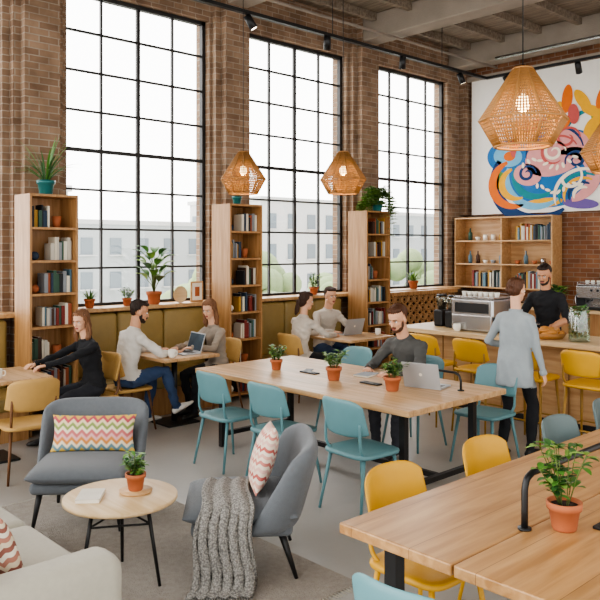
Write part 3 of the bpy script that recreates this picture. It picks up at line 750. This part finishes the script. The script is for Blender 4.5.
    hc=pos(.60)+V((0,math.sin(a)*.06+.02,math.cos(a*.6)*.115))*s
    R=Matrix.Rotation(head[0],3,'Z')@Matrix.Rotation(-head[1],3,'X'); hs=s*(.95 if female else .99)
    def hp(x,y,z): return hc+R@V((x,y,z))*hs
    H=B('h')
    def E_(x,y,z,a_,b_,c_): H.ell(hp(x,y,z),(a_*hs,b_*hs,c_*hs),sk,R,18,12)
    E_(0,-.012,.028,.075,.094,.088); E_(0,.018,-.04,.057,.066,.073); E_(0,.058,-.092,.028,.026,.022); E_(0,.04,-.07,.045,.045,.035)
    E_(0,.086,-.018,.010,.018,.026); E_(0,.098,-.034,.014,.014,.011); E_(0,.066,.022,.048,.02,.012)
    for sx in (-1,1): E_(sx*.076,-.008,-.014,.011,.02,.032); E_(sx*.036,.052,-.03,.022,.026,.02)
    H.tube([pos(.47),pos(.53),hp(0,-.022,-.06)],[.06*s,(.05 if female else .058)*s,(.048 if female else .056)*s],sk,16)
    co,fs,no=remesh(H,.0055,3); out.arr(co,fs,sk)
    out.ell(hp(0,.0855,-.063),(.024*hs,.009*hs,.0055*hs),lip,R,12,8); out.ell(hp(0,.086,-.071),(.019*hs,.009*hs,.0055*hs),lip,R,12,8)
    for sx in (-1,1):
        out.ell(hp(sx*.030,.073,.0),(.0145*hs,.011*hs,.0095*hs),eyeW,R,12,8); out.ell(hp(sx*.030,.080,.0),(.0065*hs,.005*hs,.007*hs),eyeB,R,10,8)
        out.tube([hp(sx*.012,.088,.018),hp(sx*.032,.087,.024),hp(sx*.050,.074,.019)],.0032*hs,hairM,5)
        out.tube([hp(sx*.016,.083,.006),hp(sx*.030,.085,.011),hp(sx*.045,.077,.005)],.002*hs,hairM,5)
    G=B('g')
    def g_(x,y,z,a_,b_,c_): G.ell(hp(x,y,z),(a_*hs,b_*hs,c_*hs),hairM,R,18,12)
    if hair=='short':
        g_(0,-.040,.046,.081,.082,.084); g_(0,-.002,.088,.068,.076,.036); g_(.015,.045,.094,.045,.03,.020); g_(0,-.062,.0,.062,.045,.055)
    else:
        g_(0,-.038,.036,.084,.084,.094); g_(0,-.002,.086,.068,.074,.038)
    if hair in('long','wavy'):
        g_(0,-.065,-.06,.08,.05,.12); g_(0,-.07,-.15,.08,.04,.09)
        for sx in (-1,1):
            G.tube([hp(sx*.03,.045,.10),hp(sx*.070,.025,.055),hp(sx*.084,-.01,-.03),hp(sx*.085,-.015,-.11),hp(sx*.085,.01,-.19),hp(sx*.07,.02,-.24)],[.016*hs,.018*hs,.022*hs,.030*hs,.03*hs,.012*hs],hairM,10)
    if hair=='bun': g_(0,-.05,-.01,.07,.058,.06); g_(0,-.115,-.01,.046,.04,.044); g_(0,-.09,-.02,.05,.04,.04)
    if hair=='pony': g_(0,-.06,-.03,.068,.05,.07); g_(0,-.11,-.04,.032,.04,.05); g_(0,-.12,-.13,.03,.03,.09)
    co,fs,no=remesh(G,.005,2)
    Ri=R.transposed()
    for i in range(len(co)):
        l=Ri@(V(co[i])-hc); a_=math.atan2(l.x,l.y+.02); co[i]+=no[i]*(.0035*math.sin(a_*26+3*noise.noise(l*14))+.004*noise.noise(l*30+seed))
    out.arr(co,fs,hairM)
    if beard:
        G=B('g'); g_(0,.022,-.080,.055,.058,.046); g_(0,.060,-.096,.031,.029,.024)
        for sx in (-1,1): g_(sx*.054,.012,-.05,.010,.020,.03)
        co,fs,no=remesh(G,.005,2); out.arr(co,fs,hairM); out.tube([hp(-.026,.083,-.056),hp(0,.098,-.050),hp(.026,.083,-.056)],.005*hs,hairM,6)
    for k,(W,fd,sx) in enumerate(HW):
        d=V(hdir[k]).normalized() if hdir else fd.copy()
        up=V((0,0,1)); 
        if abs(d.z)>.8: up=V((sx,.1,0))
        if not hdir and abs(d.z)<=.8: d=V((d.x,d.y,d.z*.3)).normalized()
        xx=d.cross(up).normalized(); up=xx.cross(d); Rm=Matrix((xx,d,up)).transposed(); hsz=s*(.9 if female else 1)
        def q(x,y,z): return W+Rm@V((x,y,z))*hsz
        ts=-sx if abs(d.z)<=.8 else 1
        if abs(d.z)>.8: ts = 1 if (Rm@V((1,0,0))).y>0 else -1
        D_=B('d'); Xv,Zv=Rm@V((1,0,0))*hsz,Rm@V((0,0,1))*hsz
        D_.loft([(q(0,y,z),Xv*w,Zv*h) for y,w,h,z in ((-.05,.027,.024,0),(0,.027,.019,0),(.03,.036,.017,0),(.065,.042,.015,0),(.09,.040,.013,0),(.098,.034,.009,0))],sk,14)
        for i,(fx,L,r) in enumerate(((.033,.072,.0088),(.0115,.082,.0090),(-.0105,.076,.0086),(-.032,.058,.0078))):
            p=V((fx*ts,.085,0)); a_=curl*.4; pts=[p.copy()]; fr=fx*ts*2.2
            for sg in (.45,.30,.25):
                a_+=curl; p=p+V((math.sin(fr)*math.cos(a_),math.cos(a_),-math.sin(a_)))*L*sg; pts.append(p.copy())
            D_.tube([q(*x) for x in pts],[r*hsz,r*hsz*.97,r*hsz*.9,r*hsz*.7],sk,8); D_.ell(q(*pts[-1]),(r*.72*hsz,)*3,sk,None,8,6)
        D_.tube([q(ts*.018,.015,-.004),q(ts*.045,.045,-.010),q(ts*.058,.075,-.016),q(ts*.060,.098,-.022)],[.014*hsz,.0125*hsz,.0105*hsz,.008*hsz],sk,8)
        co,fs,no=remesh(D_,.0032,1); out.arr(co,fs,sk)
        if sleeve:
            out.loft([(W-fd*x,xx*r,xx.cross(fd).normalized()*r) for x,r in ((.03,.03*s),(.025,.037*s),(.0,.036*s),(-.012,.033*s),(-.012,.027*s))],top,14,cap=False)
    return out.obj((loc[0],loc[1],0),yaw(*face))
hb=hairm('hair_brown','#3f281a'); hl=hairm('hair_auburn','#7a5438'); hd=hairm('hair_dark','#2c1f17'); hm=hairm('hair_chestnut','#553420')
jeans=cloth('jeans','#3a4e70'); blackc=cloth('black_cloth','#1e1f23'); whit=cloth('white_shirt','#d8d4cc'); wshoe=M('white_shoe','#e6e2da',.6)
TZ=.775
seatf=((-.13,.42,.085),(.13,.40,.085))
person('seated_woman',(-6.8,3.50),(0,-1),.545,.25,((-.10,.60,TZ),(.14,.55,TZ)),seatf,blackc,cloth('dark_trousers','#2a2c33'),hl,'wavy',True,(.45,.2),'#dcab8c',black,.92,py=-.03)
person('seated_man',(-6.95,3.98),(0,1),.545,.30,((-.16,.50,TZ),(.17,.48,TZ)),((-.10,.30,.085),(.16,.50,.20)),whit,jeans,hd,'short',False,(-.35,.25),'#cf9a78',wshoe,.98,beard=True,py=-.03,fdir=((-.1,1,0),(.3,1,.5)))
person('seated_woman',(-6.95,5.14),(0,-1),.545,.22,((-.12,.42,TZ+.02),(.14,.45,TZ)),((-.08,.36,.085),(.10,.30,.085)),cloth('taupe_knit','#9c9184'),blackc,hl,'long',True,(.4,.3),'#dcab8c',black,.93,py=-.03)
person('seated_woman',(-6.88,6.40),(0,1),.545,.22,((-.14,.47,TZ),(.14,.47,TZ)),seatf,cloth('cream_blouse','#cfc6ba'),blackc,hb,'pony',True,(-.35,.2),'#dcab8c',black,.97,py=-.03)
person('seated_man',(-7.40,7.32),(1,-.15),.545,.28,((-.15,.50,TZ),(.16,.46,TZ)),seatf,cloth('beige_shirt','#c9bfb2'),jeans,hb,'short',False,(-.1,.12),'#dca888',wshoe,1.0)
person('seated_man',(-4.50,5.68),(0,-1),.545,.45,((-.18,.54,TZ),(.14,.50,TZ)),seatf,cloth('charcoal_sweater','#50504e'),cloth('grey_trousers','#3c3e44'),hm,'short',False,(.1,.35),'#d9a585',black,1.04,beard=True,py=-.03)
person('standing_woman',(-3.60,6.0),(-.1,1),.86,.05,((-.20,.22,.98),(.25,.06,.75)),((-.10,-.06,.085),(.10,.10,.085)),cloth('bluegrey_tunic','#979fa3'),blackc,hm,'bun',True,(-.25,.15),'#dcab8c',black,.92,tunic=True,pole=((-.5,-1,0),(.3,-1,0)))
person('barista',(-4.44,8.14),(.15,-1),.90,.22,((-.16,.36,1.0),(.16,.36,1.0)),((-.11,0,.085),(.11,.02,.085)),blackc,cloth('barista_trousers','#26262a'),hd,'short',False,(0,.3),'#c48d6a',black,.98,beard=True,sleeve=False)

# ------------------------------------------------------------------ outside
gm=M('outside_ground','#cfd1cd',.9); bm1=M('facade_pale','#dcdbd9',.9,var=.02); bm2=M('facade_grey','#c2c7c8',.9,var=.02); wm=M('facade_window','#87929a',.6,var=.02); tr=M('far_tree','#93a37c',1,var=.1,scale=2)  # facade and tree colours paled to stand in for outdoor haze
b=B('ground_outside'); b.bb(-140,-8.6,-60,150,-6.2,-6,gm); b.obj()
def building(x,y,w,d,h,m):
    b=B('distant_building'); b.bb(x-d,x,y-w/2,y+w/2,-6,h,m); n=int(w/2.4)
    for r in range(int((h+5)/3)):
        for k in range(n):
            yy=y-w/2+w*(k+.5)/n; z=h-1.2-r*3; b.bb(x,x+.1,yy-.55,yy+.55,z-1.5,z,wm); b.bb(x+.1,x+.5,yy-.8,yy+.8,z-1.6,z-1.5,bm1)
            zz=x-d*(k+.5)/n; b.bb(zz-.4,zz+.4,y-w/2-.1,y-w/2,z-1.5,z,wm)
    b.bb(x-d-.2,x+.2,y-w/2-.2,y+w/2+.2,h,h+.4,bm1); b.obj()
building(-46,17.5,9,12,5.6,bm1); building(-60,36,14,12,4.0,bm2); building(-55,54,16,12,6.5,bm1); building(-60,75,14,14,6,bm2); building(-60,2,12,12,8,bm2); building(-50,96,20,14,9,bm1)
random.seed(5)
for i in range(12):
    b=B('distant_tree'); x=random.uniform(-34,-24); y=4+i*4.5+random.uniform(-1,1); h=random.uniform(.2,1.8)
    b.cyl((x,y,-6),(x,y,h-2),.2,.1,stem,8)
    for k in range(14): b.ell((x+random.uniform(-1.4,1.4),y+random.uniform(-1.4,1.4),h-1.6+random.uniform(-1.6,1.3)),(random.uniform(.6,1.1),)*3,tr,None,10,7)
    b.obj()

# ------------------------------------------------------------------ light, world, camera
w=bpy.data.worlds.new('World'); bpy.context.scene.world=w; w.use_nodes=True; N=w.node_tree.nodes; L=w.node_tree.links; bg=N['Background']
tc=N.new('ShaderNodeTexCoord'); sx=N.new('ShaderNodeSeparateXYZ'); L.new(tc.outputs['Generated'],sx.inputs[0])
mr=N.new('ShaderNodeMapRange'); mr.inputs['From Min'].default_value=-.6; mr.inputs['From Max'].default_value=.5; mr.inputs['To Min'].default_value=5.5; mr.inputs['To Max'].default_value=1.8
L.new(sx.outputs[0],mr.inputs['Value']); L.new(mr.outputs[0],bg.inputs['Strength']); bg.inputs['Color'].default_value=(1,.985,.96,1)
cam=bpy.data.cameras.new('Camera'); co_=bpy.data.objects.new('Camera',cam); bpy.context.collection.objects.link(co_)
co_.location=(0,0,1.9); co_.rotation_euler=(PI/2,0,math.radians(47.1)); cam.lens=44.58; cam.sensor_width=36; cam.shift_y=-52/600; cam.clip_end=400
bpy.context.scene.camera=co_
bpy.context.scene.view_settings.view_transform='AgX'
try: bpy.context.scene.view_settings.look='AgX - Medium High Contrast'
except Exception: pass
bpy.context.scene.view_settings.exposure=.38
